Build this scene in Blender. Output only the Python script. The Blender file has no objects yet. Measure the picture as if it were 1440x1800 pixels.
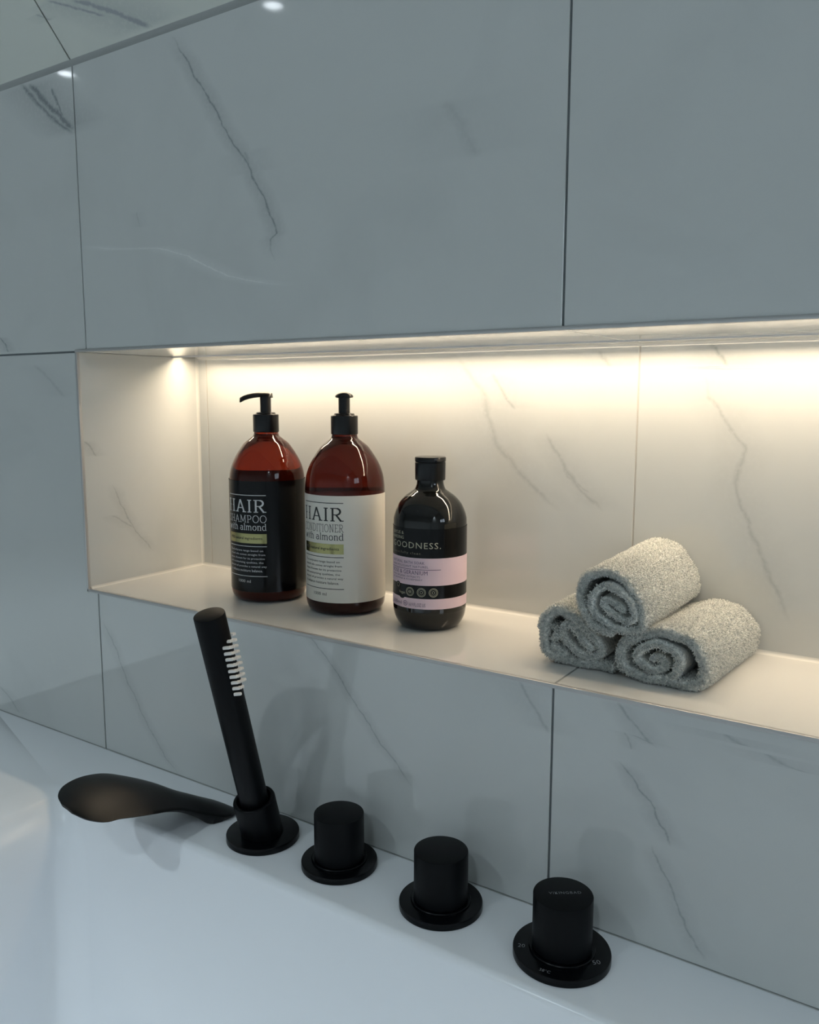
import bpy, bmesh, math, random
import numpy as np
from mathutils import Vector, Matrix
random.seed(7); rng = np.random.default_rng(7)
S = bpy.context.scene
COL = S.collection

# ---------------------------------------------------------------- camera, world, lights, exposure
cd = bpy.data.cameras.new('camera'); cam = bpy.data.objects.new('camera', cd); COL.objects.link(cam)
cam.location = (0.86927, -0.62103, 0.43832)
cam.rotation_euler = (math.radians(82.1688), math.radians(-0.1056), math.radians(33.6186))
cd.sensor_fit = 'HORIZONTAL'; cd.sensor_width = 36; cd.lens = 1468.96 / 1440 * 36
cd.clip_start = 0.01
S.camera = cam
w = bpy.data.worlds.new('world'); S.world = w; w.use_nodes = True
w.node_tree.nodes['Background'].inputs[0].default_value = (0.62, 0.80, 1.0, 1)
w.node_tree.nodes['Background'].inputs[1].default_value = 0.55
S.view_settings.view_transform = 'Standard'; S.view_settings.look = 'None'
S.view_settings.gamma = 1; S.view_settings.exposure = 0.0
LED = 53.0          # niche strip
WINDOW = 5.0      # overcast daylight in the window
BEAM = 255.0        # watts of each downlight
LAMP = 13.0        # downlights, dimmed

ZB, ZT, D, XN, ZC, K = 0.2030, 0.4905, 0.1863, -0.0179, 0.8094, 1.18   # niche floor, niche top, depth, left side, ceiling line, ceiling slope
XR = 1.25                                                             # right end of the niche (out of frame)

# ---------------------------------------------------------------- materials
def mat(name, col=(.8, .8, .8), rough=.5, metal=0, ior=1.5, **kw):
    m = bpy.data.materials.new(name); m.use_nodes = True
    b = m.node_tree.nodes['Principled BSDF']
    b.inputs['Base Color'].default_value = (*col, 1); b.inputs['Roughness'].default_value = rough
    b.inputs['Metallic'].default_value = metal; b.inputs['IOR'].default_value = ior
    for k, v in kw.items():
        b.inputs[k.replace('_', ' ')].default_value = v
    return m
def noise_bump(m, scale, strength, dist=.001, detail=3):
    nt = m.node_tree; b = nt.nodes['Principled BSDF']
    g = nt.nodes.new('ShaderNodeNewGeometry'); n = nt.nodes.new('ShaderNodeTexNoise'); n.inputs['Scale'].default_value = scale
    n.inputs['Detail'].default_value = detail
    nt.links.new(g.outputs['Position'], n.inputs['Vector'])
    bp = nt.nodes.new('ShaderNodeBump'); bp.inputs['Strength'].default_value = strength; bp.inputs['Distance'].default_value = dist
    nt.links.new(n.outputs['Fac'], bp.inputs['Height']); nt.links.new(bp.outputs['Normal'], b.inputs['Normal'])
    return m

def marble(name, base, veins_and_reflection, ucoord, vcoord, vein_col=(.25, .27, .275), rough=.04, cloud=.22, bscale=5.0):
    """polished marble-look tile: soft clouds plus veins given as v -> u curves with a width and a strength; negative strength paints a pale reflection"""
    m = mat(name, base, rough); nt = m.node_tree; N = nt.nodes; L = nt.links; b = N['Principled BSDF']
    b.inputs['Specular IOR Level'].default_value = .62
    g = N.new('ShaderNodeNewGeometry'); sp = N.new('ShaderNodeSeparateXYZ'); L.new(g.outputs['Position'], sp.inputs[0])
    nz = N.new('ShaderNodeTexNoise'); nz.inputs['Scale'].default_value = 55; nz.inputs['Detail'].default_value = 5
    L.new(g.outputs['Position'], nz.inputs['Vector'])
    def math_(op, a, c=None, clamp=False):
        n = N.new('ShaderNodeMath'); n.operation = op; n.use_clamp = clamp
        for i, x in enumerate((a, c)):
            if x is None: continue
            if isinstance(x, (int, float)): n.inputs[i].default_value = x
            else: L.new(x, n.inputs[i])
        return n.outputs[0]
    U, V = sp.outputs[ucoord], sp.outputs[vcoord]
    jit = math_('MULTIPLY', math_('SUBTRACT', nz.outputs['Fac'], .5), .012)
    nz3 = N.new('ShaderNodeTexNoise'); nz3.inputs['Scale'].default_value = 240; nz3.inputs['Detail'].default_value = 2
    L.new(g.outputs['Position'], nz3.inputs['Vector'])
    patch = math_('ADD', math_('MULTIPLY', nz3.outputs['Fac'], 1.6), .15, True)
    total = None; light = None
    for pts, wd, st in veins_and_reflection:
        vs = [p[1] for p in pts]; us = [p[0] for p in pts]
        v0, v1 = min(vs), max(vs); u0, u1 = min(us) - 1e-4, max(us) + 1e-4
        dv = max(v1 - v0, 1e-3)
        t = math_('DIVIDE', math_('SUBTRACT', V, v0), dv)
        fc = N.new('ShaderNodeFloatCurve'); c = fc.mapping.curves[0]
        pl = sorted([((v - v0) / dv, (u - u0) / (u1 - u0)) for u, v in pts])
        while len(c.points) < len(pl): c.points.new(.5, .5)
        for p_, q in zip(c.points, pl): p_.location = q; p_.handle_type = 'VECTOR'
        fc.mapping.update(); L.new(t, fc.inputs['Value'])
        uc = math_('ADD', math_('MULTIPLY', fc.outputs[0], u1 - u0), u0)
        dlt = math_('ABSOLUTE', math_('SUBTRACT', math_('ADD', U, jit if wd < .02 else math_('MULTIPLY', jit, 2)), uc))
        slope = abs((u1 - u0) / dv); wn = 1.5 * wd * math.sqrt(1 + min(slope, 3) ** 2)
        prof = math_('SUBTRACT', 1, math_('DIVIDE', dlt, wn), True)
        halo = math_('MULTIPLY', math_('SUBTRACT', 1, math_('DIVIDE', dlt, wn * 5), True), .34)
        prof = math_('MAXIMUM', math_('POWER', prof, 1.5), halo)
        # fade at both ends
        e = math_('MULTIPLY', math_('MULTIPLY', t, 9, True), math_('MULTIPLY', math_('SUBTRACT', 1, t), 9, True))
        f = math_('MULTIPLY', math_('MULTIPLY', prof, e), abs(st)); f = math_('MULTIPLY', f, patch, True)
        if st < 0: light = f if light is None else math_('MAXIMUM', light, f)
        else: total = f if total is None else math_('MAXIMUM', total, f)
    n2 = N.new('ShaderNodeTexNoise'); n2.inputs['Scale'].default_value = bscale; n2.inputs['Detail'].default_value = 6
    n2.inputs['Distortion'].default_value = 1.2; L.new(g.outputs['Position'], n2.inputs['Vector'])
    cl = math_('MULTIPLY', math_('SUBTRACT', n2.outputs['Fac'], .5, ), cloud * 2, True)
    mx = N.new('ShaderNodeMixRGB'); mx.inputs[1].default_value = (*base, 1); mx.inputs[2].default_value = (*vein_col, 1)
    L.new(cl, mx.inputs[0]); out = mx.outputs[0]
    if total is not None:
        m2 = N.new('ShaderNodeMixRGB'); m2.inputs[2].default_value = (*vein_col, 1); L.new(total, m2.inputs[0]); L.new(out, m2.inputs[1]); out = m2.outputs[0]
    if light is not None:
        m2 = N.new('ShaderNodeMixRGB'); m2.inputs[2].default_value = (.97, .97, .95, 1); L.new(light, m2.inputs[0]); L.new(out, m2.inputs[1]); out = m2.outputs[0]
    L.new(out, b.inputs['Base Color'])
    return m

WV = [
 ([(0.1639, 0.8033), (0.1876, 0.7713), (0.2145, 0.7339), (0.2407, 0.6947), (0.2673, 0.6615), (0.2774, 0.6442), (0.2901, 0.6215), (0.2999, 0.602), (0.3034, 0.5937), (0.2944, 0.5883), (0.2963, 0.5785), (0.3019, 0.5674)], .0020, .95),
 ([(0.262, 0.676), (0.268, 0.6615), (0.272, 0.652)], .005, .5),
 ([(-0.1011, 0.8082), (-0.0747, 0.7842), (-0.0332, 0.7517), (-0.0026, 0.733)], .0050, 1.0),
 ([(-0.084, 0.8049), (-0.0529, 0.777), (-0.0272, 0.7581), (-0.0022, 0.7365)], .0060, 1.3),
 ([(-0.0402, 0.7933), (-0.0341, 0.7767), (-0.0267, 0.763), (-0.010, 0.7450)], .0032, 1.0),
 ([(-0.177, 0.5142), (-0.1652, 0.5045), (-0.16, 0.4936)], .002, .9),
 ([(-0.1057, 0.4782), (-0.0721, 0.4569), (-0.0452, 0.4362)], .004, .3),
 ([(0.0076, 0.1675), (0.03, 0.1319), (0.0489, 0.0961), (0.0776, 0.0559), (0.1108, 0.0177), (0.1392, -0.0031)], .0016, .6),
 ([(0.331, 0.2090), (0.3387, 0.2003), (0.3695, 0.1707), (0.4041, 0.1315), (0.4243, 0.1075), (0.4442, 0.0924), (0.4604, 0.074)], .0013, .75),
 ([(0.5683, 0.2006), (0.5782, 0.185), (0.589, 0.1723), (0.5976, 0.1593)], .0035, .5),
 ([(0.6546, 0.2), (0.6738, 0.1794), (0.6808, 0.1717), (0.6877, 0.1687)], .0018, .6),
 ([(0.6616, 0.1751), (0.668, 0.1747), (0.6763, 0.173), (0.6853, 0.1713)], .001, .6),
 ([(0.6616, 0.1761), (0.6655, 0.1681), (0.6667, 0.1622)], .0012, .5),
 ([(0.6578, 0.1514), (0.6636, 0.1472), (0.6757, 0.1304), (0.6875, 0.1195), (0.6925, 0.1067), (0.7034, 0.0911)], .0015, .8),
 ([(0.687, 0.0890), (0.69, 0.0821), (0.6988, 0.0658), (0.7086, 0.0452), (0.7163, 0.0288), (0.7321, 0.0062)], .0018, .65),
 ([(0.7374, 0.1919), (0.7518, 0.1856)], .003, .5),
 ([(0.7674, 0.1838), (0.7792, 0.1782), (0.7942, 0.1757)], .002, .5),
 ([(-0.2319, 0.0369), (-0.2057, 0.0216), (-0.187, 0.0051)], .0025, .45),
 ([(0.0028, 0.6105), (0.0587, 0.6016), (0.1345, 0.5957), (0.1782, 0.5836), (0.2354, 0.5591), (0.282, 0.5491), (0.3224, 0.543)], .0011, -.5),  # pale reflection of an edge, painted into the tile colour
 ([(0.4904, 0.6811), (0.506, 0.6603), (0.52, .63)], .01, .25),
 ([(0.1, 0.6372), (0.1055, 0.6199)], .002, .3),
]
BV = [
 ([(0.3936, 0.4843), (0.4289, 0.4433), (0.4378, 0.4066), (0.4507, 0.3824), (0.4853, 0.3474), (0.5218, 0.3197)], .0035, .45),
 ([(0.441, 0.4645), (0.4565, 0.4373), (0.4669, 0.4241)], .0022, .6),
 ([(0.5036, 0.4021), (0.5367, 0.3504), (0.5681, 0.3233)], .002, .5),
 ([(0.6608, 0.4951), (0.6728, 0.4792), (0.6815, 0.4662)], .002, .75),
 ([(0.6583, 0.4660), (0.6612, 0.4675), (0.6735, 0.4663), (0.6876, 0.4635)], .001, .7),
 ([(0.6625, 0.4613), (0.6688, 0.4378), (0.6878, 0.4119), (0.7014, 0.3914), (0.6931, 0.3596), (0.7161, 0.3031), (0.7492, 0.2329)], .0022, .5),
 ([(0.5596, 0.4851), (0.5719, 0.4682)], .003, .5),
 ([(0.5201, 0.379), (0.5303, 0.3559), (0.5555, 0.3399)], .0015, .45),
]
SV = [
 ([(0.0037, 0.3852), (0.0126, 0.3744), (0.0201, 0.365)], .0018, .6),
 ([(0.0404, 0.3303), (0.0502, 0.3077), (0.0596, 0.2885), (0.0701, 0.2702), (0.1002, 0.2342)], .0016, .6),
 ([(0.0366, 0.2912), (0.0573, 0.2792), (0.0701, 0.2702)], .0016, .5),
]
CV = [
 ([(0.0484, -0.035), (0.076, -0.0278), (0.107, -0.017), (0.1381, -0.0034)], .0030, 1.5),
 ([(0.0164, -0.04), (0.0699, -0.0237), (0.0897, -0.0178)], .0020, 1.2),
 ([(-0.0108, -0.0349), (0.007, -0.0281)], .0012, .8),
]
TB = (.615, .628, .612)
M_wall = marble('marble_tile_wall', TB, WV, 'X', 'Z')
M_back = marble('marble_tile_niche_back', TB, [(p, w_ * 1.7, s_ * .85) for p, w_, s_ in BV], 'X', 'Z')
M_side = marble('marble_tile_niche_side', TB, SV, 'Y', 'Z')
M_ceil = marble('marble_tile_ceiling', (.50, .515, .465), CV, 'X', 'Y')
M_shelf_lit = marble('marble_tile_shelf_lit', (.72, .715, .69), [], 'X', 'Y', cloud=.06)  # lighter copy of the niche tile, its brighter lit look put into the colour
M_grout = mat('grout', (.20, .22, .23), .8)
M_groutl = mat('grout_light', (.50, .48, .44), .8)
M_silicone = mat('silicone_grey', (.30, .31, .30), .5)
M_siliconew = mat('silicone_white', (.75, .74, .70), .25)
M_trim = mat('trim_satin', (.52, .51, .50), .32, .35)
M_tub = mat('white_acrylic', (.87, .89, .92), .19, ior=1.5, Specular_IOR_Level=.27)
M_black = noise_bump(mat('matt_black_metal', (.0022, .0028, .0036), .42, Specular_IOR_Level=.14), 900, .04, .0003)
M_blackg = mat('satin_black_metal', (.0015, .002, .003), .22, Specular_IOR_Level=.22)
M_nozzle = mat('white_rubber', (.82, .80, .77), .5)
M_print = mat('pale_print', (.34, .35, .37), .5)
M_amber = mat('amber_bottle_red', (.36, .035, .012), .03, ior=1.38, Transmission_Weight=.93)
M_amber2 = mat('amber_bottle_dark', (.15, .018, .010), .03, ior=1.38, Transmission_Weight=.90)
M_plastic = mat('black_gloss_plastic', (.003, .003, .004), .28, Specular_IOR_Level=.35)
M_liquid = mat('dark_liquid', (.022, .006, .004), .3)
M_soak = mat('black_bottle', (.006, .006, .005), .05)
M_lblack = mat('black_label', (.003, .003, .0035), .20, Specular_IOR_Level=.25)
M_lcream = mat('cream_label', (.72, .69, .62), .45)
M_lpink = mat('pink_label', (.74, .56, .62), .40)
M_gold = mat('gold_foil', (.40, .37, .17), .22, 1.0)
M_white = mat('white_print', (.62, .62, .62), .5)
M_ink = mat('black_print', (.012, .011, .010), .5)
M_purple = mat('plum_print', (.09, .05, .11), .5)
M_goldp = mat('gold_print', (.40, .385, .29), .4)
M_plaster = mat('wall_plaster', (.42, .43, .43), .7)
M_alu = mat('channel_grey', (.10, .10, .10), .5)
M_floor = mat('floor_tile', (.45, .46, .46), .3)
M_frame = mat('window_frame_white', (.8, .8, .8), .4)

def emis(name, col, st):
    m = bpy.data.materials.new(name); m.use_nodes = True; nt = m.node_tree
    nt.nodes.remove(nt.nodes['Principled BSDF']); e = nt.nodes.new('ShaderNodeEmission')
    e.inputs[0].default_value = (*col, 1); e.inputs[1].default_value = st
    nt.links.new(e.outputs[0], nt.nodes['Material Output'].inputs[0]); return m
M_led = emis('led_glow', (1.0, .81, .58), LED)
M_sky = emis('daylight_pane', (.74, .87, 1.0), WINDOW)
M_lampg = emis('downlight_glow', (.85, .93, 1.0), LAMP)

def towel_mat():
    m = mat('terry_cloth', (.50, .53, .49), .95); nt = m.node_tree; N = nt.nodes; L = nt.links; b = N['Principled BSDF']
    g = N.new('ShaderNodeNewGeometry'); n = N.new('ShaderNodeTexNoise'); n.inputs['Scale'].default_value = 420; n.inputs['Detail'].default_value = 2
    L.new(g.outputs['Position'], n.inputs['Vector'])
    cr = N.new('ShaderNodeValToRGB'); cr.color_ramp.elements[0].color = (.46, .49, .47, 1); cr.color_ramp.elements[0].position = .3
    cr.color_ramp.elements[1].color = (.88, .88, .83, 1); cr.color_ramp.elements[1].position = .65
    L.new(n.outputs['Fac'], cr.inputs[0]); L.new(cr.outputs[0], b.inputs['Base Color'])
    b.inputs['Sheen Weight'].default_value = .3; b.inputs['Sheen Roughness'].default_value = .6
    return m
M_towel = towel_mat()

# ---------------------------------------------------------------- helpers
def mesh_obj(name, verts, faces, m, parent=None, smooth=False, autosmooth=None):
    me = bpy.data.meshes.new(name); me.from_pydata([tuple(v) for v in verts], [], [tuple(f) for f in faces])
    me.update(); me.materials.append(m)
    o = bpy.data.objects.new(name, me); COL.objects.link(o)
    if parent: o.parent = parent
    if smooth:
        me.polygons.foreach_set('use_smooth', [True] * len(me.polygons))
        if autosmooth: me.set_sharp_from_angle(angle=math.radians(autosmooth))
    return o
def bm_obj(name, bm, m, parent=None, smooth=False, autosmooth=None):
    me = bpy.data.meshes.new(name); bm.normal_update(); bm.to_mesh(me); bm.free(); me.materials.append(m)
    o = bpy.data.objects.new(name, me); COL.objects.link(o)
    if parent: o.parent = parent
    if smooth:
        me.polygons.foreach_set('use_smooth', [True] * len(me.polygons))
        if autosmooth: me.set_sharp_from_angle(angle=math.radians(autosmooth))
    return o
def thing(name, label, cat, loc=(0, 0, 0), group=None):
    o = bpy.data.objects.new(name, None); COL.objects.link(o); o.location = loc; o.empty_display_size = .01
    o['label'] = label; o['category'] = cat
    if group: o['group'] = group
    return o
def structure(o): o['kind'] = 'structure'; return o
def box_bm(x0, x1, y0, y1, z0, z1, bev=0, bm=None, seg=1):
    b = bmesh.new()
    vs = [b.verts.new((x, y, z)) for x in (x0, x1) for y in (y0, y1) for z in (z0, z1)]
    for f in ((0, 1, 3, 2), (4, 6, 7, 5), (0, 4, 5, 1), (2, 3, 7, 6), (0, 2, 6, 4), (1, 5, 7, 3)): b.faces.new([vs[i] for i in f])
    bmesh.ops.recalc_face_normals(b, faces=b.faces)
    if bev: bmesh.ops.bevel(b, geom=b.edges[:], offset=bev, segments=seg, affect='EDGES', profile=.5)
    if bm is None: return b
    tmp = bpy.data.meshes.new('t'); b.to_mesh(tmp); b.free(); bm.from_mesh(tmp); bpy.data.meshes.remove(tmp); return bm
def lathe(prof, seg=64, cap0=True, cap1=True):
    """prof: list of (r, z)"""
    V = []; F = []
    for r, z in prof:
        for i in range(seg):
            a = 2 * math.pi * i / seg; V.append((r * math.cos(a), r * math.sin(a), z))
    for j in range(len(prof) - 1):
        for i in range(seg):
            k = (i + 1) % seg; F.append((j * seg + i, j * seg + k, (j + 1) * seg + k, (j + 1) * seg + i))
    if cap0: F.append(tuple(range(seg))[::-1])
    if cap1: F.append(tuple(range((len(prof) - 1) * seg, len(prof) * seg)))
    return V, F
def spline(pts, n):
    """Catmull-Rom through points"""
    P = np.array(pts, float); P = np.vstack([2 * P[0] - P[1], P, 2 * P[-1] - P[-2]]); out = []
    for i in range(1, len(P) - 2):
        for t in np.linspace(0, 1, n, endpoint=False):
            a, b, c, d = P[i - 1:i + 3]
            out.append(.5 * ((2 * b) + (c - a) * t + (2 * a - 5 * b + 4 * c - d) * t * t + (3 * b - a - 3 * c + d) * t ** 3))
    out.append(P[-2]); return np.array(out)
def rot_to(V, axis):
    R = Vector((0, 0, 1)).rotation_difference(Vector(axis)).to_matrix()
    return [tuple(R @ Vector(v)) for v in V]

# ---------------------------------------------------------------- setting: tiled wall with lit niche
def wall_backing():
    bm = bmesh.new(); y0, y1, e = .002, .03, .002
    def q(*p): bm.faces.new([bm.verts.new(v) for v in p])
    xs = (-4.2, XN, XR, 2.4); zs = (-.58, ZB, ZT, 1.0)
    for i in range(3):
        for j in range(3):
            if i == 1 and j == 1: continue
            q((xs[i], y0, zs[j]), (xs[i + 1], y0, zs[j]), (xs[i + 1], y0, zs[j + 1]), (xs[i], y0, zs[j + 1]))
    a, b, c, d, Y = XN - e, XR + e, ZB - e, ZT + .012, D + e
    q((a, y0, c), (a, Y, c), (a, Y, d), (a, y0, d)); q((b, y0, c), (b, y0, d), (b, Y, d), (b, Y, c))
    q((a, y0, c), (b, y0, c), (b, Y, c), (a, Y, c)); q((a, y0, d), (a, Y, d), (b, Y, d), (b, y0, d))
    q((a, Y, c), (b, Y, c), (b, Y, d), (a, Y, d))
    o = bm_obj('wall_back', bm, M_grout); return structure(o)
WALL = wall_backing()
G = .0011   # half joint
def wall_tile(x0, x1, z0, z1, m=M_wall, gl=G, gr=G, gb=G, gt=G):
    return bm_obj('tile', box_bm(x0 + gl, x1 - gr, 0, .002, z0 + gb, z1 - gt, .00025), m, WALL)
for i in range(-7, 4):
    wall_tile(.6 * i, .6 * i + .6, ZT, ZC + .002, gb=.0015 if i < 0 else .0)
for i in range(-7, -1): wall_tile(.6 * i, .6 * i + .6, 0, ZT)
# the L-shaped tile left of and under the niche corner
bm = bmesh.new()
L_ = [(-.6 + G, G), (-G, G), (-G, ZB - .003), (XN - .003, ZB - .003), (XN - .003, ZT - .001), (-.6 + G, ZT - .001)]
f = bm.faces.new([bm.verts.new((x, 0, z)) for x, z in L_]); r = bmesh.ops.extrude_face_region(bm, geom=[f])
bmesh.ops.translate(bm, vec=(0, .002, 0), verts=[v for v in r['geom'] if isinstance(v, bmesh.types.BMVert)])
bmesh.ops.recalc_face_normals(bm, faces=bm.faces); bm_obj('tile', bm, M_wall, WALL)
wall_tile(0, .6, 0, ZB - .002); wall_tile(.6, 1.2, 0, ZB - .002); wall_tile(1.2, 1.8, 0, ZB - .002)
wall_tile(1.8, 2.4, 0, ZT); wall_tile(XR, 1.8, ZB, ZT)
for i in range(-7, 4): wall_tile(.6 * i, .6 * i + .6, -.58, 0, gt=.0)
# niche lining
def lining(x0, x1, y0, y1, z0, z1, m): return bm_obj('tile', box_bm(x0, x1, y0, y1, z0, z1, .0004), m, WALL)
for a, b in ((XN + .001, -.0008), (.0008, .5992), (.6008, 1.1992), (1.2008, XR)): lining(a, b, D, D + .002, ZB, ZT, M_back)
lining(XN - .002, XN, .002, D, ZB, ZT, M_side); lining(XR, XR + .002, .002, D, ZB, ZT, M_side)
for a, b in ((XN, .5990), (.6010, 1.1990), (1.2010, XR)): lining(a, b, .003, D, ZB - .002, ZB, M_shelf_lit)
LY0, LY1 = D - .041, D - .027       # led channel in the niche ceiling
for a, b in ((XN, .599), (.601, 1.199), (1.201, XR)):
    lining(a, b, .003, LY0, ZT, ZT + .0019, M_shelf_lit); lining(a, b, LY1, D, ZT, ZT + .0019, M_shelf_lit)
# light grout lines behind niche joints
for x in (0, .6, 1.2):
    structure(bm_obj('trim_4', box_bm(x - .0012, x + .0012, D + .0004, D + .0019, ZB, ZT), M_groutl))
    if x: structure(bm_obj('trim_5', box_bm(x - .0012, x + .0012, .004, D, ZB - .0015, ZB - .0004), M_silicone))
# metal edge profiles round the opening
def trim(name, x0, x1, y0, y1, z0, z1): return structure(bm_obj(name, box_bm(x0, x1, y0, y1, z0, z1, .0006, seg=2), M_trim, smooth=True, autosmooth=40))
trim('trim_1', XN - .003, XR, -.0012, .003, ZB - .0034, ZB + .0003)
trim('trim_2', XN - .0028, XN + .0003, -.0012, .003, ZB - .0042, ZT + .0004)
trim('trim_3', XN - .003, XR, -.0012, .003, ZT - .0003, ZT + .0030)
# silicone beads in the inner corners
def bead(name, a, b, n1, n2, r, m, parent=None):
    """concave fillet along a-b between directions n1,n2"""
    V = []; F = []; k = 6
    for p in (a, b):
        for i in range(k):
            t = math.pi / 2 * i / (k - 1); V.append(Vector(p) + Vector(n1) * r * (1 - math.sin(t)) + Vector(n2) * r * (1 - math.cos(t)))
    for i in range(k - 1): F.append((i, i + 1, k + i + 1, k + i))
    V += [Vector(a), Vector(b)]; F += [(2 * k, 0, k, 2 * k + 1), (k - 1, 2 * k, 2 * k + 1, 2 * k - 1)]
    o = mesh_obj(name, V, F, m, parent, True, 50); return o
structure(bead('trim_6', (XN, D, ZB), (XR, D, ZB), (0, -1, 0), (0, 0, 1), .0035, M_siliconew))
structure(bead('trim_7', (XN, D, ZB), (XN, D, ZT), (0, -1, 0), (1, 0, 0), .0030, M_siliconew))
structure(bead('trim_8', (XN, .003, ZB), (XN, D, ZB), (1, 0, 0), (0, 0, 1), .0030, M_siliconew))
structure(bead('trim_9', (XN, D, ZT), (XR, D, ZT), (0, -1, 0), (0, 0, -1), .0030, M_siliconew))
structure(bead('trim_10', (-4.2, 0, ZC), (2.4, 0, ZC), (0, 0, -1), (0, -.65, .76), .0036, M_silicone))

# sloping ceiling
YE = -.90; ZE = ZC - K * YE
cl = Vector((0, -1, K)).normalized(); nrm = Vector((0, -K, -1)).normalized()
CE = structure(mesh_obj('ceiling', [(-4.2, 0, ZC + .006), (2.4, 0, ZC + .006), (2.4, YE, ZE + .006), (-4.2, YE, ZE + .006), (-4.2, -2.8, ZE + .006), (2.4, -2.8, ZE + .006)],
                        [(0, 1, 2, 3), (3, 2, 5, 4)], M_plaster))
R_c = Matrix(((1, 0, 0), (0, cl.y, nrm.y), (0, cl.z, nrm.z)))
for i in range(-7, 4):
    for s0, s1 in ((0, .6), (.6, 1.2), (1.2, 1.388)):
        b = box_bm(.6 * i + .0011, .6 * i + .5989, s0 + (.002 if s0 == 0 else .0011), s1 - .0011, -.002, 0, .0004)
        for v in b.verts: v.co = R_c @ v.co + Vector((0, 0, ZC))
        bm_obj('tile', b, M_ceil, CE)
# rest of the room, out of the frame
structure(mesh_obj('floor', [(-4.2, 0.002, -.58), (2.4, 0.002, -.58), (2.4, -2.8, -.58), (-4.2, -2.8, -.58)], [(0, 1, 2, 3)], M_floor))
structure(mesh_obj('wall_left', [(-4.2, 0.002, -.58), (-4.2, -2.8, -.58), (-4.2, -2.8, ZE), (-4.2, YE, ZE), (-4.2, 0, ZC)], [(0, 1, 2, 3, 4)], M_plaster))
structure(mesh_obj('wall_front', [(-4.2, -2.8, -.58), (2.4, -2.8, -.58), (2.4, -2.8, ZE), (-4.2, -2.8, ZE)], [(0, 1, 2, 3)], M_plaster))
WY0, WY1, WZ0, WZ1 = -.86, -.30, .62, 1.04
structure(mesh_obj('wall_right', [(2.4, 0, -.58), (2.4, -2.8, -.58), (2.4, -2.8, WZ0), (2.4, 0, WZ0), (2.4, -2.8, ZE), (2.4, YE, ZE), (2.4, -2.8, WZ1), (2.4, 0, WZ0), (2.4, WY1, WZ0), (2.4, WY0, WZ0), (2.4, WY0, WZ1), (2.4, WY1, WZ1), (2.4, 0, ZC), (2.4, (ZC - WZ1) / K, WZ1)],
                   [(0, 1, 2, 3), (9, 2, 6, 10), (3, 8, 11, 13, 12), (13, 6, 4, 5)], M_plaster))
win = structure(bm_obj('window_1', box_bm(2.40, 2.44, WY0 - .04, WY0, WZ0 - .04, WZ1 + .04), M_frame))
for a in ((WY1, WY1 + .04, WZ0 - .04, WZ1 + .04), (WY0, WY1, WZ0 - .04, WZ0), (WY0, WY1, WZ1, WZ1 + .04), ((WY0 + WY1) / 2 - .015, (WY0 + WY1) / 2 + .015, WZ0, WZ1)):
    bm_obj('window_frame', box_bm(2.40, 2.44, *a), M_frame, win)
mesh_obj('pane', [(2.42, WY0, WZ0), (2.42, WY1, WZ0), (2.42, WY1, WZ1), (2.42, WY0, WZ1)], [(0, 1, 2, 3)], M_sky, win)
spots = [(-2.62, -1.84), (-1.39, -1.86), (-.16, -1.86), (1.07, -1.86), (2.28, -1.86)]
places = ['farthest left', 'second from the left', 'in the middle', 'second from the right', 'farthest right']
for (x, y), pl in zip(spots, places):
    t = thing('downlight', 'round recessed ceiling downlight, %s of the row' % pl, 'downlight', (x, y, ZE), 'recessed downlights in the flat ceiling')
    V, F = lathe([(.034, .004), (.034, -.001), (.045, -.003), (.047, 0), (.047, .004)], 40, False, False); mesh_obj('rim', V, F, M_frame, t, True, 40)
    V, F = lathe([(.0005, 0.001), (.033, 0.001)], 40, False, False); mesh_obj('diffuser', V, F, M_lampg, t)
    ld = bpy.data.lights.new('downlight_beam', 'SPOT'); ld.energy = BEAM; ld.color = (.78, .92, 1.0); ld.spot_size = math.radians(106); ld.spot_blend = 1.0; ld.shadow_soft_size = .05
    lo_ = bpy.data.objects.new('downlight_beam', ld); COL.objects.link(lo_); lo_.parent = t; lo_.location = (0, 0, -.006)

# led strip in the niche ceiling
t = thing('led_strip', 'warm white light strip recessed along the back of the niche ceiling', 'light', (XN, (LY0 + LY1) / 2, ZT))
W_ = (LY1 - LY0) / 2; Ln = XR - XN
bm = bmesh.new()
box_bm(.001, Ln - .001, -W_ + .0002, -W_ + .0012, .0002, .009, bm=bm); box_bm(.001, Ln - .001, W_ - .0012, W_ - .0002, .0002, .009, bm=bm); box_bm(.001, Ln - .001, -W_ + .0002, W_ - .0002, .009, .0095, bm=bm)
bm_obj('channel', bm, M_alu, t)
bm_obj('lip', box_bm(.001, Ln - .001, -W_ - .0012, -W_ + .0010, -.0012, .0012), M_frame, t)
mesh_obj('diffuser', [(.018, -W_ + .0013, .0035), (Ln - .002, -W_ + .0013, .0035), (Ln - .002, W_ - .0013, .0035), (.018, W_ - .0013, .0035)], [(0, 3, 2, 1)], M_led, t)

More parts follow.
